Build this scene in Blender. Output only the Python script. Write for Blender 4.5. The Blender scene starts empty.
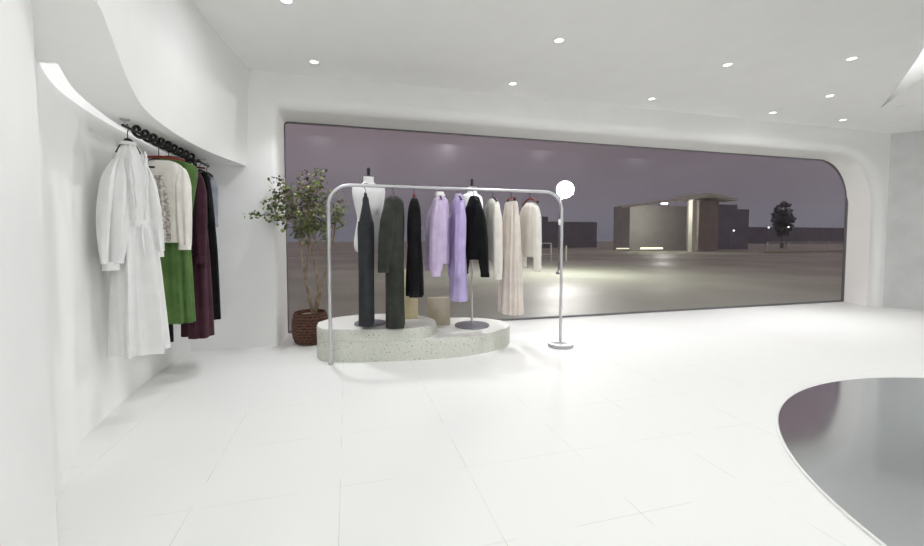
import bpy, bmesh, math, random
import numpy as np
from mathutils import Vector, Matrix
PI = math.pi
S = bpy.context.scene
COL = S.collection
random.seed(7)

# ---------------------------------------------------------------- helpers
def lin(h):
    h = h.lstrip('#')
    out = []
    for i in (0, 2, 4):
        c = int(h[i:i+2], 16)/255
        out.append(c/12.92 if c <= .04045 else ((c+.055)/1.055)**2.4)
    return out

class MB:
    """collects vertices and faces of one mesh"""
    def __init__(s): s.v = []; s.f = []; s.m = []
    def add(s, v, f, mi=0):
        o = len(s.v); s.v += [tuple(p) for p in v]
        for q in f: s.f.append(tuple(i+o for i in q)); s.m.append(mi)
    def box(s, c, d, mi=0, rz=0, bev=0):
        x, y, z = (k/2 for k in d)
        bm = bmesh.new()
        bmesh.ops.create_cube(bm, size=1)
        bmesh.ops.scale(bm, vec=d, verts=bm.verts)
        if bev: bmesh.ops.bevel(bm, geom=bm.edges[:], offset=bev, segments=2, affect='EDGES')
        R = Matrix.Rotation(rz, 3, 'Z')
        bm.verts.index_update()
        s.add([R @ v.co + Vector(c) for v in bm.verts], [[v.index for v in f.verts] for f in bm.faces], mi)
        bm.free()
    def tube(s, pts, r, n=10, mi=0, closed=False):
        pts = [Vector(p) for p in pts]; N = len(pts)
        rr = r if isinstance(r, (list, tuple)) else [r]*N
        up = Vector((0, 0, 1)); rings = []; prev = None
        for i, p in enumerate(pts):
            a = pts[(i-1) % N] if (closed or i > 0) else p
            b = pts[(i+1) % N] if (closed or i < N-1) else p
            t = (b-a).normalized()
            if prev is None:
                x = t.orthogonal().normalized()
            else:
                x = prev - t*prev.dot(t)
                x = x.normalized() if x.length > 1e-6 else t.orthogonal().normalized()
            prev = x; y = t.cross(x)
            rings.append([p + (x*math.cos(k*2*PI/n) + y*math.sin(k*2*PI/n))*rr[i] for k in range(n)])
        v = [q for R in rings for q in R]; f = []
        for i in range(N if closed else N-1):
            j = (i+1) % N
            for k in range(n):
                l = (k+1) % n
                f.append((i*n+k, i*n+l, j*n+l, j*n+k))
        if not closed:
            f.append(tuple(range(n))[::-1]); f.append(tuple((N-1)*n+k for k in range(n)))
        s.add(v, f, mi)
    def lathe(s, prof, c=(0, 0, 0), n=40, mi=0, sy=1.0):
        v = []; f = []; L = len(prof)
        for (r, z) in prof:
            for k in range(n):
                a = 2*PI*k/n
                v.append((c[0]+r*math.cos(a), c[1]+r*sy*math.sin(a), c[2]+z))
        for i in range(L-1):
            for k in range(n):
                l = (k+1) % n
                f.append((i*n+k, i*n+l, (i+1)*n+l, (i+1)*n+k))
        f.append(tuple(range(n))[::-1]); f.append(tuple((L-1)*n+k for k in range(n)))
        s.add(v, f, mi)
    def build(s, name, mats, parent=None, smooth=True, angle=40):
        me = bpy.data.meshes.new(name)
        me.from_pydata(s.v, [], s.f)
        mats = mats if isinstance(mats, (list, tuple)) else [mats]
        for m in mats: me.materials.append(m)
        for p, i in zip(me.polygons, s.m): p.material_index = i
        bm = bmesh.new(); bm.from_mesh(me)
        bmesh.ops.recalc_face_normals(bm, faces=bm.faces)
        if smooth:
            ca = math.radians(angle)
            for e in bm.edges:
                if len(e.link_faces) == 2 and e.calc_face_angle(0) > ca: e.smooth = False
        bm.to_mesh(me); bm.free()
        if smooth:
            for p in me.polygons: p.use_smooth = True
        me.update()
        o = bpy.data.objects.new(name, me); COL.objects.link(o)
        if parent: o.parent = parent
        return o

def tag(o, label, cat, group=None, kind=None):
    o['label'] = label; o['category'] = cat
    if group: o['group'] = group
    if kind: o['kind'] = kind
    return o
def thing(name, label, cat, loc=(0, 0, 0), rz=0, group=None):
    o = bpy.data.objects.new(name, None); COL.objects.link(o)
    o.empty_display_size = .05
    o.location = loc; o.rotation_euler = (0, 0, rz)
    return tag(o, label, cat, group)
def struct(o, label=None, cat=None):
    o['kind'] = 'structure'
    if label: o['label'] = label
    if cat: o['category'] = cat
    return o

def catmull(keys, n):
    K = np.array(keys, float); m = len(K)
    out = []
    for i in range(n):
        u = i/(n-1)*(m-1); k = min(int(u), m-2); t = u-k
        p1, p2 = K[k], K[k+1]
        p0 = K[k-1] if k > 0 else 2*p1-p2
        p3 = K[k+2] if k+2 < m else 2*p2-p1
        out.append(.5*((2*p1)+(-p0+p2)*t+(2*p0-5*p1+4*p2-p3)*t*t+(-p0+3*p1-3*p2+p3)*t**3))
    return out

# ---------------------------------------------------------------- materials
def nt(name):
    m = bpy.data.materials.new(name); m.use_nodes = True
    t = m.node_tree; b = t.nodes['Principled BSDF']
    return m, t, b
def setc(b, c): b.inputs['Base Color'].default_value = (*c, 1)
def mat(name, c, rough=.6, metal=0, spec=.5):
    m, t, b = nt(name); setc(b, lin(c) if isinstance(c, str) else c)
    b.inputs['Roughness'].default_value = rough; b.inputs['Metallic'].default_value = metal
    b.inputs['Specular IOR Level'].default_value = spec
    return m
def noisy(name, c1, c2, scale=20, rough=.7, metal=0, bump=0, bscale=None, detail=4, lo=.35, hi=.65, spec=.4, stretch=None):
    m, t, b = nt(name); N = t.nodes.new; L = t.links.new
    tc = N('ShaderNodeTexCoord'); mp = N('ShaderNodeMapping'); L(tc.outputs['Object'], mp.inputs[0])
    if stretch: mp.inputs['Scale'].default_value = stretch
    no = N('ShaderNodeTexNoise'); no.inputs['Scale'].default_value = scale; no.inputs['Detail'].default_value = detail
    L(mp.outputs[0], no.inputs['Vector'])
    r = N('ShaderNodeValToRGB'); L(no.outputs['Fac'], r.inputs[0])
    r.color_ramp.elements[0].position = lo; r.color_ramp.elements[1].position = hi
    r.color_ramp.elements[0].color = (*lin(c1), 1); r.color_ramp.elements[1].color = (*lin(c2), 1)
    L(r.outputs[0], b.inputs['Base Color'])
    b.inputs['Roughness'].default_value = rough; b.inputs['Metallic'].default_value = metal
    b.inputs['Specular IOR Level'].default_value = spec
    if bump:
        n2 = N('ShaderNodeTexNoise'); n2.inputs['Scale'].default_value = bscale or scale; n2.inputs['Detail'].default_value = 3
        L(mp.outputs[0], n2.inputs['Vector'])
        bp = N('ShaderNodeBump'); bp.inputs['Strength'].default_value = bump; bp.inputs['Distance'].default_value = .01
        L(n2.outputs['Fac'], bp.inputs['Height']); L(bp.outputs[0], b.inputs['Normal'])
    return m
def emis(name, c, st):
    m, t, b = nt(name)
    setc(b, (0.8, .8, .8)); b.inputs['Emission Color'].default_value = (*c, 1); b.inputs['Emission Strength'].default_value = st
    return m
def fabric(name, c1, c2, rough=.9, scale=9, bump=.25, bscale=60, sheen=.15):
    m = noisy(name, c1, c2, scale, rough, 0, bump, bscale, spec=.2)
    b = m.node_tree.nodes['Principled BSDF']
    b.inputs['Sheen Weight'].default_value = sheen; b.inputs['Sheen Roughness'].default_value = .6
    return m

M = {}
M['wall'] = noisy('white_plaster', '#F4F4F3', '#F6F6F5', 3, .75, spec=.25)
M['ceil'] = noisy('ceiling_paint', '#F6F6F5', '#F8F8F7', 3, .8, spec=.2)
M['concrete'] = noisy('pale_concrete', '#D2D3D2', '#DEDFDE', 2.2, .8, bump=.15, bscale=14, detail=8, spec=.25)
M['chrome'] = mat('brushed_steel', '#BFBFC3', .35, .6)
M['whitesteel'] = mat('pale_steel_tube', '#CDCDD0', .35, .55)
M['darkmetal'] = mat('dark_grey_metal', '#85858D', .4, .3)
M['black'] = mat('black_metal', '#131314', .45, .2)
M['blackplastic'] = mat('black_plastic', '#1b1b1c', .5)
M['wood'] = noisy('red_brown_wood', '#6E2A20', '#8C3B2C', 14, .4, stretch=(1, 8, 8))
M['wooddark'] = noisy('dark_brown_wood', '#3A2219', '#54301F', 14, .45, stretch=(1, 8, 8))
M['cream_box'] = noisy('cream_card', '#E3D6AE', '#E9DDB8', 8, .8)
M['beige_box'] = noisy('beige_card', '#C9C0AC', '#D0C8B5', 8, .85)
M['mannequin'] = mat('white_mannequin_shell', '#F1F1F1', .55, 0, .35)
M['gasket'] = mat('dark_window_gasket', '#6A676A', .6)

def floor_mat():
    m, t, b = nt('white_floor_tiles'); N = t.nodes.new; L = t.links.new
    tc = N('ShaderNodeTexCoord'); sp = N('ShaderNodeSeparateXYZ'); L(tc.outputs['Object'], sp.inputs[0])
    def line(out, off, size, w):
        a = N('ShaderNodeMath'); a.operation = 'ADD'; L(out, a.inputs[0]); a.inputs[1].default_value = -off+100*size+size/2
        d = N('ShaderNodeMath'); d.operation = 'MODULO'; L(a.outputs[0], d.inputs[0]); d.inputs[1].default_value = size
        s = N('ShaderNodeMath'); s.operation = 'SUBTRACT'; L(d.outputs[0], s.inputs[0]); s.inputs[1].default_value = size/2
        ab = N('ShaderNodeMath'); ab.operation = 'ABSOLUTE'; L(s.outputs[0], ab.inputs[0])
        lt = N('ShaderNodeMath'); lt.operation = 'LESS_THAN'; L(ab.outputs[0], lt.inputs[0]); lt.inputs[1].default_value = w
        return lt.outputs[0]
    lx = line(sp.outputs['X'], -.05, .69, .0018); ly = line(sp.outputs['Y'], 1.6, .6, .0014)
    mx = N('ShaderNodeMath'); mx.operation = 'MAXIMUM'; L(lx, mx.inputs[0]); L(ly, mx.inputs[1])
    no = N('ShaderNodeTexNoise'); no.inputs['Scale'].default_value = 3.5; no.inputs['Detail'].default_value = 2
    L(tc.outputs['Object'], no.inputs['Vector'])
    rp = N('ShaderNodeValToRGB'); L(no.outputs['Fac'], rp.inputs[0])
    rp.color_ramp.elements[0].position = .42; rp.color_ramp.elements[1].position = .6
    mu = N('ShaderNodeMath'); mu.operation = 'MULTIPLY'; L(mx.outputs[0], mu.inputs[0]); L(rp.outputs[0], mu.inputs[1])
    mix = N('ShaderNodeMix'); mix.data_type = 'RGBA'; L(mu.outputs[0], mix.inputs[0])
    mix.inputs[6].default_value = (*lin('#EFEFED'), 1); mix.inputs[7].default_value = (*lin('#D6D4D0'), 1)
    L(mix.outputs[2], b.inputs['Base Color'])
    b.inputs['Roughness'].default_value = .6; b.inputs['Specular IOR Level'].default_value = .2
    return m
M['floor'] = floor_mat()

def terrazzo():
    m, t, b = nt('pale_terrazzo'); N = t.nodes.new; L = t.links.new
    tc = N('ShaderNodeTexCoord')
    base = (*lin('#D2D4CA'), 1); cur = None
    for sc, th, c in ((38, .15, '#A3A599'), (55, .15, '#E9E8E0'), (90, .12, '#B0AB9A')):
        vo = N('ShaderNodeTexVoronoi'); vo.inputs['Scale'].default_value = sc; vo.inputs['Randomness'].default_value = 1
        L(tc.outputs['Object'], vo.inputs['Vector'])
        sepc = N('ShaderNodeSeparateColor'); L(vo.outputs['Color'], sepc.inputs[0])
        th_ = N('ShaderNodeMath'); th_.operation = 'MULTIPLY'; L(sepc.outputs[0], th_.inputs[0]); th_.inputs[1].default_value = th*2.2
        lt = N('ShaderNodeMath'); lt.operation = 'LESS_THAN'; L(vo.outputs['Distance'], lt.inputs[0]); L(th_.outputs[0], lt.inputs[1])
        mx = N('ShaderNodeMix'); mx.data_type = 'RGBA'; L(lt.outputs[0], mx.inputs[0])
        if cur is None: mx.inputs[6].default_value = base
        else: L(cur, mx.inputs[6])
        mx.inputs[7].default_value = (*lin(c), 1); cur = mx.outputs[2]
    L(cur, b.inputs['Base Color']); b.inputs['Roughness'].default_value = .5
    return m
M['terrazzo'] = terrazzo()
M['platform_top'] = noisy('platform_top_white', '#F1F1EC', '#F4F4F0', 12, .5)

def basket_mat():
    m, t, b = nt('woven_brown_wicker'); N = t.nodes.new; L = t.links.new
    tc = N('ShaderNodeTexCoord')
    w = N('ShaderNodeTexWave'); w.wave_type = 'BANDS'; w.bands_direction = 'Z'; w.inputs['Scale'].default_value = 9
    w.inputs['Distortion'].default_value = 6; w.inputs['Detail'].default_value = 3; w.inputs['Detail Scale'].default_value = 4
    L(tc.outputs['Object'], w.inputs['Vector'])
    r = N('ShaderNodeValToRGB'); L(w.outputs['Fac'], r.inputs[0])
    r.color_ramp.elements[0].color = (*lin('#40291F'), 1); r.color_ramp.elements[1].color = (*lin('#785446'), 1)
    L(r.outputs[0], b.inputs['Base Color']); b.inputs['Roughness'].default_value = .85
    bp = N('ShaderNodeBump'); bp.inputs['Strength'].default_value = .6; bp.inputs['Distance'].default_value = .02
    L(w.outputs['Fac'], bp.inputs['Height']); L(bp.outputs[0], b.inputs['Normal'])
    return m
M['basket'] = basket_mat()
M['bark'] = noisy('pale_brown_bark', '#7C6B5C', '#A3937F', 18, .85, bump=.4, bscale=50)
M['soil'] = noisy('pale_bark_mulch', '#8E7C66', '#C2B296', 40, .95, bump=.6)
M['leafA'] = mat('olive_green_leaf', '#7C8A48', .55); M['leafB'] = mat('dark_green_leaf', '#4C5C36', .55); M['leafC'] = mat('purple_brown_leaf', '#4F3D42', .55)

def glass_mat():
    m = bpy.data.materials.new('window_glass'); m.use_nodes = True
    t = m.node_tree; t.nodes.clear(); N = t.nodes.new; L = t.links.new
    o = N('ShaderNodeOutputMaterial'); mx = N('ShaderNodeMixShader')
    tr = N('ShaderNodeBsdfTransparent'); tr.inputs[0].default_value = (.93, .92, .94, 1)
    gl = N('ShaderNodeBsdfGlossy'); gl.inputs['Roughness'].default_value = .22; gl.inputs[0].default_value = (.9, .9, .92, 1)
    ge = N('ShaderNodeNewGeometry'); dt = N('ShaderNodeVectorMath'); dt.operation = 'DOT_PRODUCT'
    L(ge.outputs['Incoming'], dt.inputs[0]); L(ge.outputs['Normal'], dt.inputs[1])
    ab = N('ShaderNodeMath'); ab.operation = 'ABSOLUTE'; L(dt.outputs['Value'], ab.inputs[0])
    om = N('ShaderNodeMath'); om.operation = 'SUBTRACT'; om.inputs[0].default_value = 1; L(ab.outputs[0], om.inputs[1])
    pw = N('ShaderNodeMath'); pw.operation = 'POWER'; L(om.outputs[0], pw.inputs[0]); pw.inputs[1].default_value = 5
    fr = N('ShaderNodeMath'); fr.operation = 'MULTIPLY_ADD'; L(pw.outputs[0], fr.inputs[0]); fr.inputs[1].default_value = .5; fr.inputs[2].default_value = .016
    L(fr.outputs[0], mx.inputs[0]); L(tr.outputs[0], mx.inputs[1]); L(gl.outputs[0], mx.inputs[2]); L(mx.outputs[0], o.inputs[0])
    return m
M['glass'] = glass_mat()
M['mirror'] = mat('dark_mirror_glass', '#E4E8EC', .10, 1.0)
M['lens'] = emis('downlight_lens', (1, .99, .97), 3.0)
M['cove'] = emis('cove_light_diffuser', (1, 1, 1), .34)

# ---------------------------------------------------------------- room
ZC = 3.27; WY = 5.37; GY = 6.1
wall_keys = [(-.72, -3), (-.72, -1.5), (-.72, 0), (-.74, .7), (-.86, 1.35), (-1.06, 1.84), (-1.395, 2.44), (-1.60, 2.93),
             (-1.70, 3.40), (-1.75, 3.9), (-1.78, 4.5), (-1.77, 5.0), (-1.755, WY)]
wall_pts = [tuple(p) for p in catmull(wall_keys, 120)]
mb = MB()
n = len(wall_pts)
mb.add([(x, y, 0) for x, y in wall_pts]+[(x, y, ZC) for x, y in wall_pts], [(i, i+1, n+i+1, n+i) for i in range(n-1)])
struct(mb.build('wall_left', M['wall']), 'white curved plaster wall behind the wall rail of hung garments', 'wall')

def flat_poly(name, loops, z, m, plane='xy'):
    bm = bmesh.new()
    for lp in loops:
        vs = [bm.verts.new((p[0], p[1], z) if plane == 'xy' else (p[0], z, p[1])) for p in lp]
        for i in range(len(vs)): bm.edges.new((vs[i], vs[(i+1) % len(vs)]))
    bmesh.ops.triangle_fill(bm, use_beauty=True, edges=bm.edges[:])
    bm.verts.index_update()
    o = MB(); o.add([v.co for v in bm.verts], [[v.index for v in f.verts] for f in bm.faces]); bm.free()
    return o

RX, RY = 13.5, .65
# floor
mb = MB(); mb.add([(-2.2, -3, 0), (RX, -3, 0), (RX, GY+.02, 0), (-2.2, GY+.02, 0)], [(0, 1, 2, 3)])
struct(mb.build('floor', M['floor'], smooth=False), 'glossy white tiled showroom floor with faint grey joints', 'floor')

# ceiling with a leaf shaped recess
near = [(7.80, 4.42), (7.68, 4.31), (7.035, 3.82), (6.54, 3.46), (5.77, 2.91), (5.0, 2.4), (4.2, 1.8), (3.5, 1.0), (3.3, .2)]
far = [(3.9, -.8), (5.0, -1.0), (5.8, -.3), (6.2, .8), (6.45, 2.0), (6.58, 2.8), (6.765, 3.38), (7.30, 3.92), (7.70, 4.31)]
leaf = [tuple(p) for p in catmull(near+far+[near[0]], 110)][:-1]
mb = flat_poly('ceiling', [[(-2.2, -3), (RX, -3), (RX, WY+.05), (-2.2, WY+.05)], leaf], ZC, M['ceil'])
struct(mb.build('ceiling', M['ceil'], smooth=False), 'flat pale grey ceiling dotted with round downlights', 'ceiling')
mb = MB(); n = len(leaf); H = .32
mb.add([(x, y, ZC) for x, y in leaf]+[(x, y, ZC+H) for x, y in leaf], [(i, (i+1) % n, n+(i+1) % n, n+i) for i in range(n)])
mb.add([(x, y, ZC+H) for x, y in leaf], [tuple(range(n))])
struct(mb.build('ceiling_recess', M['wall'], angle=60), 'leaf shaped white recess cut into the ceiling above the mirror disc', 'ceiling recess')

# back wall with the rounded window opening
def outline(x0, x1, top, rl, rr, n=14):
    p = [(x0, 0, 'a')]
    pts = []
    for i in range(9): pts.append((x0, (top-rl)*i/9))
    for i in range(n): a = PI-PI/2*i/n; pts.append((x0+rl+rl*math.cos(a), top-rl+rl*math.sin(a)))
    for i in range(24): pts.append((x0+rl+(x1-rr-x0-rl)*i/24, top))
    for i in range(n*2): a = PI/2-PI/2*i/(n*2); pts.append((x1-rr+rr*math.cos(a), top-rr+rr*math.sin(a)))
    for i in range(10): pts.append((x1, (top-rr)*(1-i/9)))
    return pts
st = []
inner = outline(-.80, 9.95, 2.885, .06, .85)
st.append((GY, inner))
st.append((GY-.25, outline(-.80, 9.86, 2.88, .06, .88)))
fr_ = .13
for i in range(9):
    a = PI/2*i/8
    y = WY+fr_*(1-math.sin(a)); off = fr_*(1-math.cos(a))
    st.append((y, outline(-.80-off*.35, 9.63+off, 2.865+off, .08+off, 1.0)))
mb = MB(); n = len(inner)
v = []
for (y, o) in st: v += [(x, y, z) for x, z in o]
f = []
for s_ in range(len(st)-1):
    for i in range(n-1): f.append((s_*n+i, s_*n+i+1, (s_+1)*n+i+1, (s_+1)*n+i))
mb.add(v, f)
o = st[-1][1]
fp = flat_poly('w', [[(-2.2, 0)]+o+[(9.845, 0), (9.845, ZC), (-2.2, ZC)]], WY, None, 'xz')
mb.add(fp.v, fp.f)
struct(mb.build('wall_back', M['wall'], angle=35), 'white back wall with a wide rounded window opening', 'wall')

# the other walls
mb = MB(); mb.add([(9.845, WY, 0), (RX, RY, 0), (RX, RY, ZC), (9.845, WY, ZC)], [(0, 1, 2, 3)])
struct(mb.build('wall_right', M['concrete'], smooth=False), 'pale grey concrete wall beside the window', 'wall')
mb = MB(); mb.add([(RX, RY, 0), (RX, -3, 0), (RX, -3, ZC), (RX, RY, ZC)], [(0, 1, 2, 3)])
struct(mb.build('wall_side', M['wall'], smooth=False))
mb = MB(); mb.add([(RX, -3, 0), (-2.2, -3, 0), (-2.2, -3, ZC), (RX, -3, ZC)], [(0, 1, 2, 3)])
struct(mb.build('wall_front', M['wall'], smooth=False))

# window: gasket frame and pane
mb = MB()
cl = [(x, z) for x, z in inner]
for y0, y1 in ((GY-.035, GY+.02),):
    cen = Vector((4.6, 1.4))
    ins = []
    for x, z in cl:
        dx = .035 if x < 1 and z < 2.8 else (-.03 if x > 9 else 0); ins.append((min(max(x, -.79), 9.938), max(.012, min(z-.010 if z > 1.8 else z, 2.874))))
    k = len(cl)
    V = [(x, y0, z) for x, z in cl]+[(x, y0, z) for x, z in ins]+[(x, y1, z) for x, z in ins]
    F = []
    for i in range(k-1):
        F.append((i, i+1, k+i+1, k+i)); F.append((k+i, k+i+1, 2*k+i+1, 2*k+i))
    mb.add(V, F)
mb.box((4.57, GY-.01, .014), (10.72, .05, .028))
w1 = struct(mb.build('window_1', M['gasket'], smooth=False), 'wide shop window with rounded corners looking out to a wet yard at dusk', 'window')
fp = flat_poly('p', [inner], GY, None, 'xz')
mb = MB(); nv = len(fp.v)
mb.add([(x, GY, z) for x, y, z in fp.v]+[(x, GY+.012, z) for x, y, z in fp.v], fp.f+[tuple(i+nv for i in q[::-1]) for q in fp.f])
mb.build('pane', M['glass'], w1, smooth=False)

# bulkhead over the wall rail
soff_keys = [(-.80, 1.15), (-.80, 1.45), (-.85, 1.8), (-.93, 2.07), (-1.143, 2.73), (-1.28, 3.3), (-1.32, 3.95), (-1.28, 4.59), (-1.14, 5.25), (-1.12, WY)]
soff = [tuple(p) for p in catmull(soff_keys, 90)]
ZS = 2.15
def topoff(y): return .12 if y < 4.6 else .12-.07*(y-4.6)/.77
slot_keys = [(-1.345, 2.50), (-1.485, 2.90), (-1.582, 3.353), (-1.65, 3.9), (-1.705, 4.6), (-1.70, WY)]
slot = [tuple(p) for p in catmull(slot_keys, 50)]
def wall_x(y):
    for (x0, y0), (x1, y1) in zip(wall_pts, wall_pts[1:]):
        if y0 <= y <= y1: return x0+(x1-x0)*(y-y0)/(y1-y0)
    return wall_pts[-1][0]
mb = MB(); n = len(soff)
mb.add([(x, y, ZS) for x, y in soff]+[(x+topoff(y), y, ZC+.01) for x, y in soff], [(i, i+1, n+i+1, n+i) for i in range(n-1)])
und = soff + slot[::-1] + [(wall_x(2.5)-.01, 2.5)] + [(x-.005, y) for x, y in wall_pts[::-1] if 1.15 < y < 2.5]
fp = flat_poly('u', [und], ZS, None); mb.add(fp.v, fp.f)
n = len(slot)
mb.add([(x, y, ZS) for x, y in slot]+[(x, y, ZS+.06) for x, y in slot], [(i, i+1, n+i+1, n+i) for i in range(n-1)])
struct(mb.build('soffit', M['ceil'] if False else M['wall'], angle=30), 'white curved bulkhead hanging below the ceiling over the wall rail', 'bulkhead')
mb = MB()
wl = [(wall_x(y)-.01, y) for x, y in slot]; n = len(slot)
mb.add([(x, y, ZS+.03) for x, y in slot]+[(x, y, ZS+.03) for x, y in wl]+[(x, y, ZS+.05) for x, y in slot]+[(x, y, ZS+.05) for x, y in wl],
       [(i, i+1, n+i+1, n+i) for i in range(n-1)]+[(2*n+i, 2*n+i+1, 3*n+i+1, 3*n+i) for i in range(n-1)]
       + [(i, i+1, 2*n+i+1, 2*n+i) for i in range(n-1)]+[(n+i, n+i+1, 3*n+i+1, 3*n+i) for i in range(n-1)]+[(0, n, 3*n, 2*n), (n-1, 2*n-1, 4*n-1, 3*n-1)])
tag(mb.build('cove_light', M['cove']), 'curved strip of white cove light glowing between bulkhead and left wall', 'light')

# downlights
def ring_bm():
    m = MB(); prof = [(.040, -.002), (.042, -.007), (.054, -.007), (.058, -.002), (.058, .0)]
    nseg = 32
    v = []; f = []
    for r, z in prof:
        for k in range(nseg): v.append((r*math.cos(2*PI*k/nseg), r*math.sin(2*PI*k/nseg), z))
    for i in range(len(prof)-1):
        for k in range(nseg): f.append((i*nseg+k, i*nseg+(k+1) % nseg, (i+1)*nseg+(k+1) % nseg, (i+1)*nseg+k))
    m.add(v, f); return m
DL = [(-.456, 3.76, 'round downlight in the ceiling nearest the curved bulkhead'),
      (-.326, 4.95, 'round downlight in the ceiling above the potted tree and left end of the window'),
      (2.05, 4.95, 'round downlight close to the window wall above the right end of the clothes rail'),
      (2.05, 3.77, 'round downlight above the middle of the room, in front of the rail end'),
      (4.15, 4.95, 'round downlight close to the window wall, second right of the rail'),
      (4.167, 3.77, 'round downlight in the open middle of the ceiling, second row from the window'),
      (6.42, 4.98, 'small round downlight close to the window wall above the lit canopy outside'),
      (5.33, 3.28, 'round downlight furthest from the window, beside the leaf shaped recess'),
      (6.42, 4.19, 'round downlight just window-side of the leaf recess edge'),
      (7.93, 4.97, 'small round downlight above the rounded right corner of the window'),
      (7.91, 4.22, 'tiny unlit downlight just past the tip of the leaf recess')]
HID = [(.3, 2.3), (2.05, 2.3), (.3, .9), (1.9, .8), (.3, -.8), (2.2, -.8), (.3, -2.4), (2.6, -2.4), (5.4, -2.4), (8.2, -2.4), (8.4, 1.2), (10.6, .8), (10.8, -1.4)]  # unseen downlights, added overhead and behind to light the room
ring_mesh = None
POW = 10.0; K1, K3, K4 = .36, .55, .42; KV = {-.46: .48, 2.05: 1.42, 4.17: .85, 5.33: .40, 6.42: 1.05}
for i, d in enumerate([(*p,) for p in DL]+[(*p, None) for p in HID]):
    x, y, lb = d
    t = thing('downlight', lb or 'round downlight in the ceiling overhead or behind the viewpoint, out of view, added to light the room', 'ceiling light', (x, y, ZC), 0, 'ceiling downlights')
    if ring_mesh is None:
        r_ = ring_bm().build('trim_ring', M['wall'], t); l_ = MB()
        l_.lathe([(.0005, -.004), (.025, -.0045), (.041, -.003)], n=32); ln = l_.build('lens', M['lens'], t)
        ring_mesh = r_.data; lens_mesh = ln.data
    else:
        off = bool(lb) and x > 7.9 and y < 4.5
        for nm, me in (('trim_ring', ring_mesh), ('lens', lens_mesh)):
            if off and nm == 'lens':
                me = me.copy(); me.materials[0] = mat('unlit_lens', '#E4E4E2', .3)
            c = bpy.data.objects.new(nm, me); COL.objects.link(c); c.parent = t
    if lb and x > 7.9 and y < 4.5: continue          # this one is off in the photo: lens only
    ld = bpy.data.lights.new('downlight_beam', 'AREA'); ld.shape = 'DISK'; ld.size = .09; ld.energy = POW*((.55 if x < 0 else K1) if y > 4.6 else (KV[round(x, 2)] if lb else (K4 if x < 2.1 and y > 0 else K3))); ld.spread = math.radians((88 if x < 0 else 66) if y > 4.6 else 170)
    ld.color = (.97, .985, 1)
    lo = bpy.data.objects.new('downlight_beam', ld); COL.objects.link(lo); lo.parent = t; lo.location = (0, 0, -.02)

# glowing sheet added inside the leaf recess to whiten it
mb = MB(); cxl = sum(p[0] for p in leaf)/len(leaf); cyl = sum(p[1] for p in leaf)/len(leaf)
mb.add([(cxl+(x-cxl)*.985, cyl+(y-cyl)*.985, ZC+H-.02) for x, y in leaf], [tuple(range(len(leaf)))])
mb.add([(cxl+(x-cxl)*.985, cyl+(y-cyl)*.985, ZC+H-.002) for x, y in leaf], [tuple(range(len(leaf)))])
tag(mb.build('recess_fill_glow', emis('added_glow_sheet', (1, 1, 1), .8), smooth=False), 'glowing white sheet added to brighten the leaf shaped ceiling recess', 'light')

# mirror disc let into the floor
t = thing('floor_mirror', 'large round dark mirror disc lying on the white floor', 'mirror', (4.33, .33, 0))
mb = MB(); mb.lathe([(.001, .010), (1.2, .010), (2.298, .010), (2.30, .008), (2.30, .002)], n=240); mb.build('mirror_glass', M['mirror'], t)
mb = MB(); prof = [(2.301, .001), (2.301, .011), (2.303, .012), (2.311, .012), (2.314, .009), (2.314, .001)]
nseg = 200; v = []; f = []
for r, z in prof:
    for k in range(nseg): v.append((r*math.cos(2*PI*k/nseg), r*math.sin(2*PI*k/nseg), z))
for i in range(len(prof)-1):
    for k in range(nseg): f.append((i*nseg+k, i*nseg+(k+1) % nseg, (i+1)*nseg+(k+1) % nseg, (i+1)*nseg+k))
mb.add(v, f); mb.build('rim', mat('white_rim', '#EDEDEA', .4), t)

# ---------------------------------------------------------------- platform, boxes, mannequins, rack
def prism(keys, z0, z1, m_side, m_top, name, parent=None, bev=.012):
    P = [Vector((*p[:2], 0)) for p in catmull(keys+[keys[0]], 97)][:-1]
    n = len(P); c = sum(P, Vector())/n
    mb = MB(); prof = [(0, z0), (0, z1-bev), (.3, z1-bev*.3), (1, z1)]
    v = []
    for k, z in prof:
        for p in P:
            q = p + (c-p).normalized()*bev*k; v.append((q.x, q.y, z))
    f = []
    for i in range(3):
        for k in range(n): f.append((i*n+k, i*n+(k+1) % n, (i+1)*n+(k+1) % n, (i+1)*n+k))
    mb.add(v, f, 0); mb.add(v[3*n:], [tuple(range(n))], 1); mb.add(v[:n], [tuple(range(n))[::-1]], 0)
    return mb.build(name, [m_side, m_top], parent)
low = [(-.335, 5.0), (-.325, 4.72), (-.22, 4.545), (.12, 4.44), (.6, 4.345), (1.05, 4.325), (1.43, 4.38), (1.80, 4.57), (1.99, 4.87), (1.93, 5.15), (1.6, 5.4), (1.0, 5.5), (.3, 5.5), (-.2, 5.3)]
upp = [(-.335, 4.98), (-.325, 4.72), (-.22, 4.545), (.12, 4.44), (.52, 4.365), (.84, 4.42), (.985, 4.64), (.95, 4.93), (.75, 5.2), (.35, 5.33), (-.12, 5.25)]
t = thing('display_platform', 'low two-tiered rounded terrazzo platform under the clothes rail', 'platform', (0, 0, 0))
prism(low, 0, .22, M['terrazzo'], M['platform_top'], 'lower_tier', t)
prism(upp, .2205, .345, M['terrazzo'], M['platform_top'], 'upper_tier', t)

mb = MB(); mb.box((0, 0, .295), (.17, .17, .59), rz=.12, bev=.004)
o = mb.build('display_box', M['cream_box']); o.location = (.72, 4.95, .345)
tag(o, 'tall cream card box on the upper terrazzo tier behind the black dress', 'box', 'display boxes')
mb = MB(); mb.box((0, 0, .17), (.27, .14, .34), rz=-.12, bev=.004)
o = mb.build('display_box', M['beige_box']); o.location = (1.11, 5.06, .22); 
tag(o, 'low square beige card box on the lower terrazzo tier', 'box', 'display boxes')

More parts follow.
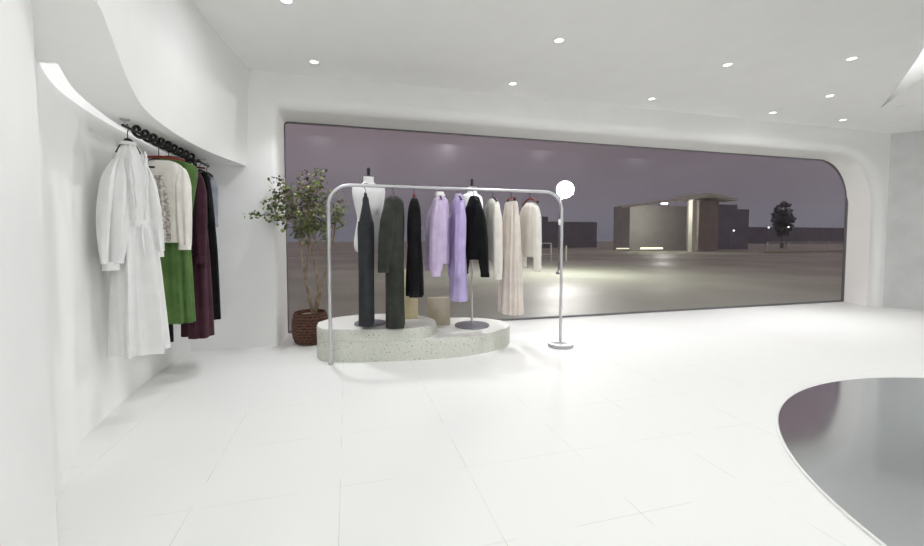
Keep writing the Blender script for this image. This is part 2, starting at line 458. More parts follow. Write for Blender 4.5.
def loft_rings(key, steps=26, nseg=40, amp=(0, 0), k=7, ph=0., p=.85, seed=0, cap=True):
    """closed lofted cloth body; key rows (z, centre u, centre v, half width, half thickness)"""
    rows = catmull(key, steps); mb = MB(); v = []; f = []
    rng = random.Random(seed); p1, p2, p3 = (rng.uniform(0, 6.28) for _ in range(3))
    k2 = int(k*1.7)+1; k3 = max(2, k//2)
    for i, (z, cu, cv, hu, hv) in enumerate(rows):
        s = i/(steps-1); a = (amp[0]+(amp[1]-amp[0])*s)*1.5
        hu = max(hu, .004); hv = max(hv, .004)
        for j in range(nseg):
            t = 2*PI*j/nseg; c, sn = math.cos(t), math.sin(t)
            d = a*(math.sin(k*t+p1+ph+.5*math.sin(3*s+p2))+.55*math.sin(k2*t+p2+.4*math.sin(4*s+p3))+.4*math.sin(k3*t+p3+2*s))
            d *= 1 if hv > .02 else .4
            cx = math.copysign(abs(c)**p, c); sy = math.copysign(abs(sn)**p, sn)
            v.append((cu+hu*cx+d*c*.5, cv+hv*sy+d*sn*1.0, z))
    for i in range(steps-1):
        for j in range(nseg):
            l = (j+1) % nseg
            f.append((i*nseg+j, i*nseg+l, (i+1)*nseg+l, (i+1)*nseg+j))
    if cap:
        f.append(tuple(range(nseg))[::-1])
        b = (steps-1)*nseg; z, cu, cv, hu, hv = rows[-1]
        base = len(v)
        for j in range(nseg):
            x, y, zz = v[b+j]; v.append((cu+(x-cu)*.9, cv+(y-cv)*.85, zz+.025))
        for j in range(nseg):
            l = (j+1) % nseg; f.append((b+j, b+l, base+l, base+j))
        f.append(tuple(base+j for j in range(nseg)))
    mb.add(v, f); return mb

# mannequins
def mannequin(loc, rz, label, base_r, top, shw, bottom=1.16):
    t = thing('dress_form', label, 'mannequin', loc, rz, 'dress forms on the platform')
    b = loc[2]
    mb = MB(); mb.lathe([(.001, 0), (base_r-.004, 0), (base_r, .006), (base_r, .016), (base_r-.006, .022), (.02, .024)], n=56)
    mb.build('base_disc', M['darkmetal'], t)
    mb = MB(); mb.tube([(0, 0, .02), (0, 0, bottom-b+.06)], .013, 14); mb.build('pole', M['whitesteel'], t)
    T = top-b
    key = [(T, 0, 0, .055, .05), (T-.055, 0, 0, .057, .052), (T-.08, 0, 0, .085, .055), (T-.098, 0, 0, shw*.84, .062), (T-.125, 0, 0, shw*.99, .074), (T-.21, 0, 0, shw*.985, .10),
           (T-.33, 0, 0, shw*.87, .112), (T-.46, 0, 0, shw*.72, .09), (T-.60, 0, 0, shw*.84, .10), (T-.72, 0, 0, shw*.94, .115), (bottom-b+.03, 0, 0, shw*.90, .105), (bottom-b, 0, 0, shw*.80, .09)]
    loft_rings(key, 60, 48, p=.92, cap=True).build('torso', M['mannequin'], t, angle=60)
    mb = MB(); mb.lathe([(.001, T-.002), (.03, T-.002), (.03, T+.008), (.018, T+.014), (.016, T+.05), (.02, T+.058), (.02, T+.088), (.016, T+.097), (.001, T+.099)], n=24)
    mb.build('neck_cap', M['blackplastic'], t)
    return t
mannequin((.24, 4.70, .345), .05, 'white dress form on the upper tier behind the charcoal trousers', .175, 1.985, .178)
mannequin((1.485, 4.86, .22), .55, 'white dress form on the lower tier behind the black jacket', .215, 1.935, .165, 1.10)

# clothes rack
RZ = 1.855; RYk = 4.435
t = thing('clothes_rack', 'tall arched pale steel clothes rack standing in front of the window', 'clothes rack', (0, 0, 0))
xl, xr, r_ = -.178, 2.475, .22
pts = [(xl, RYk, .012), (xl, RYk, .6), (xl, RYk, RZ-r_-.02)]
for i in range(1, 13): a = PI-PI/2*i/12; pts.append((xl+r_+r_*math.cos(a), RYk, RZ-r_+r_*math.sin(a)))
pts += [(.8, RYk, RZ), (1.6, RYk, RZ)]
for i in range(0, 13): a = PI/2-PI/2*i/12; pts.append((xr-r_+r_*math.cos(a), RYk, RZ-r_+r_*math.sin(a)))
pts += [(xr, RYk, .6), (xr, RYk, .05)]
mb = MB(); mb.tube(pts, .0175, 16); mb.build('rail', M['whitesteel'], t)
mb = MB(); mb.lathe([(.001, 0), (.147, 0), (.15, .004), (.15, .040), (.146, .045), (.05, .047), (.03, .06), (.02, .062)], (xr, RYk, 0), 56); mb.build('base_disc', M['chrome'], t)
mb = MB(); mb.lathe([(.001, 0), (.024, 0), (.024, .012), (.012, .016)], (xl, RYk, 0), 24); mb.build('foot', M['chrome'], t)
mb = MB(); mb.tube([(xr-.015, RYk-.005, 1.50), (xr-.035, RYk-.01, 1.50)], .008, 12); mb.tube([(xr-.035, RYk-.012, 1.465), (xr-.037, RYk-.012, 1.5), (xr-.035, RYk-.012, 1.535)], [.012, .017, .012], 14)
mb.build('knob', mat('white_knob', '#F0F0F0', .4), t)

# coil rail on the wall
RL = 2.10
def railx(y): return -1.51+.03*(y-3.4)
t = thing('wall_rail', 'black coiled metal rail hung under the bulkhead for the wall garments', 'rail', (0, 0, 0))
y0, y1 = 3.47, 5.17
mb = MB(); mb.tube([(railx(y0), y0, RL), (railx(4.2), 4.2, RL), (railx(y1), y1, RL)], .010, 12); mb.build('rod', M['black'], t)
pts = []; turns = 9; ya, yb = 3.62, 4.78
for i in range(turns*20+1):
    a = 2*PI*i/20; s = i/(turns*20); y = ya+(yb-ya)*s
    pts.append((railx(y)+.033*math.cos(a), y, RL+.004+.033*math.sin(a)))
mb = MB(); mb.tube(pts, .0125, 9); mb.build('coil', M['black'], t)
for y in (3.5, 5.0):
    mb = MB(); mb.tube([(railx(y), y, RL), (railx(y), y, ZS-.006)], .007, 10); mb.lathe([(.001, -.008), (.028, -.008), (.028, 0)], (railx(y), y, ZS-.001), 20)
    mb.build('hanging_rod', M['chrome'], t)

# ---------------------------------------------------------------- hangers
def hanger(loc, rz, label, group, m, hookm, hw=.2, drop=.075, neck=-.10, R=.022, clips=False, ends=None, clipw=None):
    t = thing('coat_hanger', label, 'hanger', loc, rz, group)
    pts = []
    for i in range(15):
        a = math.radians(200)-math.radians(200)*i/14 - math.radians(20)
        pts.append((0, R*math.cos(a+math.radians(20))*1.0, R*math.sin(a+math.radians(20))))
    pts = [(0, R*math.cos(a), R*math.sin(a)) for a in [math.radians(205-i*16) for i in range(14)]]
    pts += [(0, R*.75, -R*.6), (0, R*.2, -R*1.25), (0, 0, -R*1.9), (0, 0, neck+.005)]
    mb = MB(); mb.tube(pts, .0032, 8); mb.build('hook', hookm, t)
    mb = MB(); pts = []; rr = []
    for i in range(17):
        s = -1+2*i/16; pts.append((s*hw, 0, neck-drop*abs(s)**1.5)); rr.append(.0125-.004*abs(s))
    if clips:
        pts = [(-hw, 0, neck), (-hw*.5, 0, neck+.004), (0, 0, neck+.008), (hw*.5, 0, neck+.004), (hw, 0, neck)]; rr = [.007, .008, .009, .008, .007]
    mb.tube(pts, rr, 10); mb.build('shoulder_bar', m, t)
    if clips:
        for s in (-1, 1):
            mb = MB(); mb.box((s*(clipw or hw*.8), 0, neck-.022), (.03, .022, .05), bev=.004); mb.build('clip', hookm, t)
    if ends:
        for s in (-1, 1):
            mb = MB(); mb.tube([(s*(hw-.02), 0, neck-drop*.85), (s*(hw+.004), 0, neck-drop*1.02)], .0125, 10); mb.build('end_grip', ends, t)
    return t

# ---------------------------------------------------------------- garments
def buttons(parent, m, pts, r=.008):
    for p in pts:
        mb = MB(); mb.lathe([(.001, .0), (r, .0), (r, .003), (r*.6, .004)], n=12)
        mb2 = MB(); mb2.add([(x+p[0], -z+p[1], y+p[2]) for x, y, z in mb.v], mb.f)
        mb2.build('button', m, parent)
def sleeve(parent, m, sgn, z0, u0, z1, u1, r0=.075, r1=.055, v0=0, v1=-.01, puff=0, cuff=None, seed=1, amp=.006, flat=.75, name='sleeve'):
    key = []
    for i in range(7):
        s = i/6; bul = puff*math.sin(PI*min(1, s*1.02))**1.0
        w = (r0+(r1-r0)*s)+bul
        key.append((z0+(z1-z0)*s, sgn*(u0+(u1-u0)*(s**.75)), v0+(v1-v0)*s, w*(.55 if i == 0 else 1)*.8, w*flat*(.6 if i == 0 else 1)))
    key.insert(0, (z0+.03, sgn*(u0-.035), v0, r0*.25, r0*.3))
    o = loft_rings(key, 26, 28, (amp*.4, amp), 5, seed=seed).build(name, m, parent, angle=60)
    if cuff:
        w = r1+.004
        loft_rings([(z1+.012, sgn*u1, v1, w*.78, w*flat), (z1-.012, sgn*u1, v1, w*.84, w*flat*1.05), (z1-cuff, sgn*u1, v1, w*.84, w*flat*1.05)], 8, 28, (.001, .002), 5, seed=seed+3).build('cuff', m, o, angle=60)
    return o
def collar(parent, m, z, w, v=.045, h=.04, name='collar'):
    pts = []
    mb = MB()
    key = [(z+h, 0, 0, w*.85, v*.8), (z+h*.5, 0, 0, w, v), (z, 0, -.003, w*1.12, v*1.15)]
    return loft_rings(key, 8, 28, cap=True).build(name, m, parent, angle=60)

F = {}
F['white'] = fabric('white_cotton', '#E6E6E5', '#ECECEB', bump=.12)
F['cream'] = fabric('cream_satin', '#E2DFD6', '#EEEBE3', .6)
F['silver'] = noisy('pale_silver_sequins', '#8E8880', '#DDD7D0', 45, .35, .3, .6, 90, lo=.35, hi=.65)
F['green'] = fabric('moss_green_wool', '#4C6A35', '#587840', sheen=.1)
F['burg'] = fabric('dark_burgundy_wool', '#3A1E29', '#472733', sheen=.05)
F['blackc'] = fabric('black_cloth', '#0E0E10', '#17171A', sheen=.02)
F['bluegrey'] = fabric('blue_grey_cotton', '#8D909B', '#9DA0AA')
F['char'] = fabric('charcoal_cloth', '#2E3033', '#393B3F', sheen=.05)
F['olive'] = fabric('dark_olive_charcoal_cloth', '#30322E', '#3B3D38', sheen=.05)
F['lilacA'] = fabric('pale_lilac_cotton', '#C2B0D0', '#CDBCDA')
F['lilacB'] = fabric('lilac_cotton', '#B4A5D2', '#C0B1DC')
F['ivory'] = fabric('ivory_knit', '#DCD8D0', '#E6E2DA')
F['sand'] = fabric('pale_sand_pleats', '#D8CEC6', '#E3DAD2')
GL = 'garments on the wall rail'; GR = 'garments on the clothes rack'
HL = 'hangers on the wall rail'; HR = 'hangers on the clothes rack'
def at_l(y): return (railx(y), y, RL)

# --- wall rail: white dress
y = 3.53; WR = .95
hanger(at_l(y), .1, 'black hanger carrying the long white dress at near end of wall rail', HL, M['black'], M['black'], .07, .10, -.085)
g = thing('long_dress', 'long white dress with puffed sleeves hanging first on the wall rail', 'dress', at_l(y), WR, GL)
loft_rings([(-.115, .01, 0, .035, .032), (-.15, .01, 0, .055, .045), (-.22, .015, 0, .085, .058), (-.32, .02, 0, .11, .07), (-.45, .025, 0, .115, .078), (-.6, .03, 0, .105, .078), (-.70, .03, 0, .098, .072)], 30, 64, (.003, .012), 9, seed=3).build('bodice', F['white'], g, angle=60)
loft_rings([(-.68, .03, 0, .098, .07), (-.76, .03, 0, .11, .085), (-.95, .035, 0, .12, .10), (-1.3, .04, 0, .134, .112), (-1.64, .045, 0, .148, .12)], 34, 84, (.006, .034), 6, seed=5).build('skirt', F['white'], g, angle=60)
sleeve(g, F['white'], -1, -.25, .075, -.97, .165, .07, .05, -.02, -.05, .035, .045, 11, .020)
sleeve(g, F['white'], 1, -.27, .085, -.89, .135, .055, .045, -.02, -.06, .02, .045, 12, .016)
loft_rings([(-.665, .03, 0, .110, .077), (-.685, .03, 0, .114, .081), (-.71, .03, 0, .110, .077)], 8, 48, (.001, .002), 7).build('waist_band', F['white'], g, angle=60)
mb = MB(); mb.tube([(.03, -.082, -.69), (.01, -.098, -.78), (.015, -.115, -.92)], [.008, .010, .006], 8); mb.tube([(.03, -.082, -.69), (.055, -.098, -.77), (.06, -.112, -.88)], [.008, .010, .006], 8); mb.build('waist_tie', F['white'], g)
mb = MB()
for s_ in (-1, 1):
    pts = [(.025+s_*(.05-.018*i/9)+.006*math.sin(i*2.1), -.058-.026*math.sin(PI*i/11), -.16-.5*i/9) for i in range(10)]
    mb.tube(pts, [.007+.005*math.sin(i*2.3)**2 for i in range(10)], 8)
mb.build('ruffle', F['white'], g)
collar(g, F['white'], -.13, .045, .04, .025)

# cream blouse with silver front
y = 4.0
hanger(at_l(y), .0, 'red-brown wooden hanger above the cream blouse on the wall rail', HL, M['wood'], M['black'], .185, .02, -.12)
g = thing('blouse', 'cream long-sleeved blouse with silvery sequin front beside the white dress', 'blouse', at_l(y), .0, GL)
loft_rings([(-.15, .02, 0, .07, .03), (-.17, .02, 0, .12, .04), (-.21, .02, 0, .155, .05), (-.28, .02, 0, .165, .055), (-.48, .02, 0, .15, .06), (-.83, .02, 0, .145, .055)], 30, 52, (.002, .006), 6, seed=21).build('body', F['cream'], g, angle=60)
loft_rings([(-.28, .02, -.045, .03, .030), (-.38, .0, -.045, .075, .034), (-.55, -.01, -.045, .10, .036), (-.82, -.01, -.045, .10, .034)], 20, 44, (.002, .005), 9, seed=22).build('sequin_front', F['silver'], g, angle=60)
sleeve(g, F['cream'], 1, -.22, .165, -.86, .18, .065, .05, -.005, -.04, .01, .03, 23, .006)
sleeve(g, F['cream'], -1, -.22, .135, -.82, .14, .06, .045, -.005, -.01, .01, .03, 24, .006)
mb = MB(); mb.box((-.05, -.060, -.215), (.08, .010, .014), bev=.002); mb.build('neck_label', F['blackc'], g)

# green dress
y = 4.18
hanger(at_l(y), .0, 'black hanger holding the green dress on the wall rail', HL, M['black'], M['black'], .17, .05, -.085)
g = thing('dress', 'moss green sleeveless dress with pleated skirt behind the cream blouse', 'dress', at_l(y), .0, GL)
loft_rings([(-.10, .0, 0, .05, .03), (-.13, .03, 0, .12, .045), (-.17, .05, 0, .16, .05), (-.25, .05, 0, .165, .055), (-.5, .02, 0, .155, .06), (-.78, -.02, 0, .155, .06)], 26, 48, (.002, .004), 6, seed=31).build('bodice', F['green'], g, angle=60)
loft_rings([(-.76, -.02, 0, .157, .062), (-.84, -.02, 0, .16, .07), (-1.1, -.02, 0, .168, .085), (-1.54, -.02, 0, .182, .095)], 26, 84, (.003, .012), 10, seed=32).build('skirt', F['green'], g, angle=60)
loft_rings([(-.745, -.02, 0, .159, .064), (-.765, -.02, 0, .161, .066), (-.785, -.02, 0, .159, .064)], 6, 40).build('waist_band', F['green'], g, angle=60)

def trousers(loc, rz, label, group, m, top, bottom, hw=.16, leg=.075, th=.05, name='trousers', cat='trousers', spread=.085, seed=1, tt=.7, tw=.88):
    g = thing(name, label, cat, loc, rz, group)
    cr = top-.27
    loft_rings([(top, 0, 0, hw*tw, th*tt), (top-.03, 0, 0, hw*(tw+.02), th*(tt+.05)), (top-.15, 0, 0, hw*(tw+1)/2, th*(tt+1)/2), (cr-.03, 0, 0, hw*1.02, th*1.05)], 16, 40, (.001, .003), 5, seed=seed).build('hips', m, g, angle=60)
    for s in (-1, 1):
        loft_rings([(cr+.02, s*spread*.9, 0, leg, th*.98), (cr-.1, s*spread, 0, leg*1.0, th), ((cr+bottom)/2, s*spread, 0, leg*.98, th*.9), (bottom, s*spread, 0, leg*1.05, th*.9)], 22, 32, (.001, .004), 4, seed=seed+s).build('leg', m, g, angle=60)
    loft_rings([(top+.004, 0, 0, hw*(tw+.02), th*(tt+.04)), (top-.018, 0, 0, hw*(tw+.035), th*(tt+.08)), (top-.04, 0, 0, hw*(tw+.05), th*(tt+.14))], 6, 40).build('waistband', m, g, angle=60)
    return g
y = 4.36
hanger(at_l(y), .0, 'black clip hanger holding the black trousers behind the green dress', HL, M['black'], M['black'], .19, 0, -.085, clips=True, clipw=.14)
trousers((railx(y)-.135, y, RL), .0, 'black trousers hanging behind the green skirt, one hem showing below it', GL, F['blackc'], -.12, -1.75, .05, .028, .04, seed=40, spread=.024)

# burgundy coat
y = 4.58; CR = -.85
hanger(at_l(y), CR+.35, 'red-brown wooden hanger above the burgundy coat on the wall rail', HL, M['wood'], M['black'], .20, .02, -.105)
g = thing('long_coat', 'long dark burgundy coat hanging between the green dress and the blue-grey shirt', 'coat', at_l(y), CR, GL)
loft_rings([(-.13, .04, 0, .06, .04), (-.16, .06, 0, .11, .055), (-.21, .07, 0, .15, .065), (-.30, .08, 0, .155, .075), (-.6, .085, 0, .15, .08), (-.9, .09, 0, .15, .09), (-1.3, .10, 0, .155, .095), (-1.74, .09, 0, .165, .10)], 34, 52, (.002, .014), 6, seed=51).build('body', F['burg'], g, angle=60)
sleeve(g, F['burg'], 1, -.23, .23, -.97, .275, .07, .056, -.005, -.03, .01, .06, 52, .004)
sleeve(g, F['burg'], -1, -.23, .05, -.95, .06, .07, .056, .02, .05, .01, .06, 53, .004)
mb = MB()
for s_ in (-1, 1):
    mb.add([(.06+s_*.03, -.045, -.14), (.06+s_*.085, -.055, -.17), (.07+s_*.09, -.085, -.36), (.08+s_*.02, -.092, -.50), (.06+s_*.03, -.035, -.14), (.06+s_*.085, -.045, -.17), (.07+s_*.09, -.066, -.36), (.08+s_*.02, -.072, -.50)],
           [(0, 1, 2, 3), (7, 6, 5, 4), (0, 3, 7, 4), (1, 0, 4, 5), (2, 1, 5, 6), (3, 2, 6, 7)])
mb.build('lapel', F['burg'], g)
buttons(g, M['blackplastic'], [(.10, -.088, -.58), (.10, -.092, -.73), (.255, -.085, -.90), (.255, -.087, -.94)], .011)
y = 4.90
hanger(at_l(y), CR, 'black hanger holding the black dress behind the burgundy coat', HL, M['black'], M['black'], .14, .05, -.085)
g = thing('slip_dress', 'plain black dress behind the burgundy coat, visible right of its hem', 'dress', at_l(y), CR, GL)
loft_rings([(-.11, 0, 0, .05, .03), (-.14, .02, 0, .10, .04), (-.22, .04, 0, .13, .045), (-.6, .10, 0, .13, .05)], 18, 40, (.001, .004), 6, seed=61).build('bodice', F['blackc'], g, angle=60)
loft_rings([(-.58, .10, 0, .132, .052), (-1.0, .13, 0, .14, .055), (-1.62, .14, 0, .15, .055)], 18, 48, (.002, .008), 7, seed=62).build('skirt', F['blackc'], g, angle=60)
y = 5.10
hanger(at_l(y), CR-.1, 'black hanger holding the blue-grey shirt at the far end of the wall rail', HL, M['black'], M['black'], .16, .05, -.085)
g = thing('shirt', 'blue-grey shirt hanging last on the wall rail, next to the back wall', 'shirt', at_l(y), CR-.1, GL)
loft_rings([(-.10, .01, 0, .05, .03), (-.13, .02, 0, .10, .04), (-.18, .03, 0, .14, .045), (-.28, .03, 0, .15, .048), (-.62, .03, 0, .15, .048)], 20, 40, (.001, .005), 5, seed=71).build('body', F['bluegrey'], g, angle=60)
sleeve(g, F['bluegrey'], 1, -.18, .15, -.64, .19, .06, .05, 0, -.02, .01, .03, 72, .004)
sleeve(g, F['bluegrey'], -1, -.18, .11, -.64, .13, .06, .05, 0, -.01, .01, .03, 73, .004)
collar(g, F['bluegrey'], -.115, .05, .04, .03)

# --- clothes rack
def at_r(x): return (x, RYk, RZ)
A = PI/2
# charcoal trousers
hanger(at_r(.195), A-.15, 'dark clip hanger carrying the charcoal trousers, first on the rack', HR, M['wooddark'], M['black'], .08, 0, -.085, R=.026, clips=True, clipw=.045)
g = trousers(at_r(.195), A-.15, 'charcoal wide trousers hanging first on the rack in front of a dress form', GR, F['char'], -.125, -1.455, .105, .07, .078, spread=.05, seed=80, tt=.3, tw=.6)
# olive coat
hanger(at_r(.485), A-.18, 'dark wooden hanger carrying the olive-charcoal jumpsuit, second on the rack', HR, M['wooddark'], M['black'], .18, .05, -.10, R=.026)
g = thing('jumpsuit', 'long dark olive-charcoal jumpsuit with sleeves, hanging between charcoal trousers and black dress', 'jumpsuit', at_r(.485), A-.18, GR)
loft_rings([(-.10, 0, 0, .05, .035), (-.125, 0, 0, .12, .075), (-.17, 0, 0, .17, .098), (-.35, 0, 0, .175, .11), (-.6, 0, 0, .16, .102), (-.82, 0, 0, .165, .102)], 26, 44, (.001, .005), 5, seed=91).build('bodice', F['olive'], g, angle=60)
for s in (-1, 1):
    loft_rings([(-.78, s*.075, -.005, .085, .09), (-.95, s*.08, -.01, .085, .092), (-1.2, s*.08, -.01, .083, .09), (-1.49, s*.08, -.01, .085, .094)], 20, 32, (.001, .004), 4, seed=93+s).build('leg', F['olive'], g, angle=60)
sleeve(g, F['olive'], -1, -.22, .15, -.86, .15, .085, .07, .04, .10, .02, .04, 95, .004)
sleeve(g, F['olive'], 1, -.22, .15, -.84, .16, .08, .06, .0, .02, .01, .04, 96, .004)
mb = MB(); mb.tube([(-.03, -.03, -.11), (0, -.06, -.16), (.03, -.03, -.11)], .010, 8); mb.build('collar', F['olive'], g)
# black dress
hanger(at_r(.705), A-.1, 'red wooden hanger above the black dress on the rack', HR, M['wood'], M['black'], .16, .04, -.075, R=.026)
g = thing('dress', 'short black dress hanging third on the rack, in front of the cream box', 'dress', at_r(.705), A-.1, GR)
loft_rings([(-.12, 0, 0, .05, .03), (-.16, 0, 0, .12, .045), (-.24, 0, 0, .155, .06), (-.4, 0, 0, .155, .07), (-.6, 0, 0, .145, .068)], 22, 44, (.001, .006), 6, seed=101).build('bodice', F['blackc'], g, angle=60)
loft_rings([(-.58, 0, 0, .148, .07), (-.85, 0, 0, .165, .078), (-1.17, 0, 0, .175, .082)], 20, 56, (.002, .010), 8, seed=102).build('skirt', F['blackc'], g, angle=60)
sleeve(g, F['blackc'], 1, -.22, .14, -.62, .16, .06, .05, 0, -.03, .01, .02, 103, .004)
buttons(g, M['chrome'], [(-.03, -.078, -.44), (.06, -.075, -.43)], .008)
# lilac shirt
hanger(at_r(.985), A-.12, 'black hanger holding the pale lilac shirt on the rack', HR, M['black'], M['black'], .17, .05, -.085, R=.026)
g = thing('shirt', 'pale lilac long-sleeved shirt, the left of two lilac garments on the rack', 'shirt', at_r(.985), A-.12, GR)
loft_rings([(-.085, 0, 0, .05, .04), (-.115, 0, 0, .11, .062), (-.165, 0, 0, .17, .078), (-.35, 0, 0, .18, .088), (-.6, 0, 0, .175, .088), (-.82, 0, 0, .175, .085)], 26, 48, (.002, .008), 6, seed=111).build('body', F['lilacA'], g, angle=60)
sleeve(g, F['lilacA'], -1, -.17, .155, -.90, .16, .08, .06, .02, .06, .025, .05, 112, .010)
sleeve(g, F['lilacA'], 1, -.17, .155, -.86, .165, .08, .06, .03, .10, .025, .05, 113, .010)
collar(g, F['white'], -.085, .05, .05, .045)
mb = MB(); mb.box((0, -.082, -.45), (.03, .008, .66), bev=.002); mb.build('placket', F['lilacA'], g)
# lilac dress
hanger(at_r(1.195), A-.05, 'black hanger holding the long lilac dress on the rack', HR, M['black'], M['black'], .17, .05, -.085, R=.026)
g = thing('long_dress', 'long lilac dress hanging beside the black jacket on the rack', 'dress', at_r(1.195), A-.05, GR)
loft_rings([(-.085, 0, 0, .05, .035), (-.12, 0, 0, .12, .05), (-.18, 0, 0, .165, .06), (-.35, 0, 0, .165, .066), (-.6, 0, 0, .15, .066)], 22, 44, (.002, .005), 6, seed=121).build('bodice', F['lilacB'], g, angle=60)
loft_rings([(-.58, 0, 0, .152, .068), (-.85, 0, 0, .16, .075), (-1.235, 0, 0, .17, .08)], 20, 60, (.002, .009), 8, seed=122).build('skirt', F['lilacB'], g, angle=60)
sleeve(g, F['lilacB'], 1, -.19, .15, -.98, .15, .065, .055, 0, .03, .02, .03, 123, .006)
sleeve(g, F['lilacB'], -1, -.19, .15, -.95, .15, .065, .055, 0, .02, .02, .03, 124, .006)
collar(g, F['lilacA'], -.085, .045, .04, .03)
# black jacket
hanger(at_r(1.375), A-.1, 'black hanger holding the black jacket in front of the dress form', HR, M['black'], M['black'], .17, .06, -.08, R=.026)
g = thing('jacket', 'black tailored jacket hanging on the rack in front of the lower dress form', 'jacket', at_r(1.375), A-.1, GR)
loft_rings([(-.075, 0, 0, .045, .035), (-.11, 0, 0, .10, .05), (-.19, 0, 0, .165, .07), (-.35, 0, 0, .175, .085), (-.55, 0, 0, .165, .095), (-.78, 0, 0, .175, .095)], 26, 44, (.001, .004), 5, seed=131).build('body', F['blackc'], g, angle=60)
sleeve(g, F['blackc'], -1, -.20, .15, -.93, .17, .08, .055, -.02, -.09, .02, .04, 132, .004)
sleeve(g, F['blackc'], 1, -.20, .15, -.92, .16, .08, .055, .03, .08, .02, .04, 133, .004)
mb = MB()
for s in (-1, 1): mb.tube([(s*.035, -.04, -.09), (s*.06, -.068, -.2), (s*.03, -.08, -.38), (s*.008, -.08, -.47)], [.012, .018, .012, .005], 8)
mb.build('lapel', F['blackc'], g)
buttons(g, M['blackplastic'], [(.0, -.08, -.5), (0, -.08, -.58)], .01)
# ivory cardigan
hanger(at_r(1.60), A-.05, 'black hanger holding the ivory cardigan on the rack', HR, M['black'], M['black'], .16, .05, -.09, R=.026)
g = thing('cardigan', 'ivory cardigan with long sleeves hanging right of the black jacket', 'cardigan', at_r(1.60), A-.05, GR)
loft_rings([(-.10, 0, 0, .05, .035), (-.14, 0, 0, .12, .05), (-.20, 0, 0, .165, .06), (-.4, 0, 0, .17, .065), (-.80, 0, 0, .165, .06)], 24, 48, (.002, .007), 6, seed=141).build('body', F['ivory'], g, angle=60)
sleeve(g, F['ivory'], -1, -.20, .15, -.95, .165, .068, .052, 0, -.01, .008, .05, 142, .005)
sleeve(g, F['ivory'], 1, -.20, .15, -.92, .165, .068, .05, 0, .03, .008, .05, 143, .005)
mb = MB(); mb.box((0, -.07, -.48), (.035, .010, .62), bev=.003); mb.build('placket', F['white'], g)
# pleated skirt
hanger(at_r(1.825), A, 'red wooden clip hanger carrying the pleated sand skirt on the rack', HR, M['wood'], M['black'], .15, 0, -.095, R=.026, clips=True, clipw=.10)
g = thing('pleated_skirt', 'long pale sand pleated skirt clipped to a red hanger on the rack', 'skirt', at_r(1.825), A, GR)
loft_rings([(-.135, 0, 0, .125, .035), (-.19, 0, 0, .13, .045), (-.4, 0, 0, .15, .065), (-.8, 0, 0, .17, .085), (-1.2, 0, 0, .19, .10), (-1.41, 0, 0, .20, .105)], 34, 96, (.006, .014), 14, seed=151).build('pleats', F['sand'], g, angle=60)
loft_rings([(-.128, 0, 0, .127, .038), (-.15, 0, 0, .13, .042), (-.18, 0, 0, .132, .046)], 6, 48).build('waistband', F['sand'], g, angle=60)
# ivory top
hanger(at_r(2.06), A+.05, 'red wooden hanger with black ends above the ivory top, last on the rack', HR, M['wood'], M['black'], .185, .055, -.085, R=.026, ends=M['blackplastic'])
g = thing('sweater', 'ivory long-sleeved knitted top hanging last on the rack', 'sweater', at_r(2.06), A+.05, GR)
loft_rings([(-.135, 0, 0, .07, .03), (-.16, 0, 0, .115, .042), (-.21, 0, 0, .16, .052), (-.4, 0, 0, .165, .06), (-.76, 0, 0, .165, .058)], 24, 48, (.001, .006), 6, seed=161).build('body', F['ivory'], g, angle=60)
sleeve(g, F['ivory'], -1, -.20, .15, -.87, .17, .065, .05, 0, -.01, .008, .05, 162, .005)
sleeve(g, F['ivory'], 1, -.20, .15, -.85, .17, .065, .05, 0, .0, .008, .05, 163, .005)

# ---------------------------------------------------------------- potted tree
tc = (-.455, 5.46, 0)
t = thing('potted_tree', 'slender multi-stemmed tree in a brown woven basket by the window', 'potted tree', tc)
mb = MB(); mb.lathe([(.001, 0), (.165, 0), (.185, .012), (.208, .07), (.219, .15), (.221, .23), (.213, .31), (.198, .37), (.186, .392), (.176, .385), (.172, .34)], n=48)
bk = mb.build('basket', M['basket'], t)
mb = MB(); mb.lathe([(.001, .37), (.09, .365), (.172, .345), (.172, .33), (.001, .33)], n=32); mb.build('soil', M['soil'], t)
rng = random.Random(11)
C = Vector((.02, -.20, 1.73))
tips = []
stems = [[(.035, -.01, .36), (-.02, -.06, .7), (-.075, -.12, 1.08), (-.11, -.16, 1.45), (-.15, -.2, 1.8)],
         [(.05, .0, .36), (.10, -.05, .72), (.06, -.1, 1.05), (.02, -.15, 1.35), (.05, -.18, 1.75), (.08, -.2, 2.02)],
         [(.065, -.02, .36), (.14, -.08, .68), (.22, -.12, .98), (.30, -.16, 1.3), (.34, -.2, 1.65)],
         [(.02, .01, .36), (-.04, -.0, .8), (.0, -.02, 1.2), (-.04, -.05, 1.55)]]
for i, s in enumerate(stems):
    P = [tuple(p) for p in catmull(s, 22)]
    mb = MB(); mb.tube(P, [.017-.011*k/21 for k in range(22)], 9)
    for b in range(15):
        k = rng.randint(11, 21); p0 = Vector(P[k])
        while True:
            d = Vector((rng.uniform(-1, 1), rng.uniform(-1, 1), rng.uniform(-1, 1)))
            if d.length < 1: break
        q = C+Vector((d.x*.52, d.y*.34, d.z*.42))
        if q.x < -.28 and q.y > -.14: q.y = -.14-.1*rng.random()
        if q.y > .25: q.y = .25
        mid = (p0+q)/2+Vector((0, 0, .06))
        mid2 = p0.lerp(q, .8)+Vector((0, 0, .03))
        mb.tube([p0, mid, mid2, q], [.005, .004, .003, .0015], 5)
        tips.append((p0, mid, q))
    if i == 0:
        for q in ((-.50, -.28, 1.585), (-.585, -.30, 1.575), (-.33, -.26, 1.70)):
            p0 = Vector(P[16]); q = Vector(q); mb.tube([p0, (p0+q)/2+Vector((0, 0, .05)), q], [.005, .0035, .0015], 5); tips.append((p0, (p0+q)/2+Vector((0, 0, .05)), q))
    mb.build('trunk', M['bark'], t)
mb = MB()
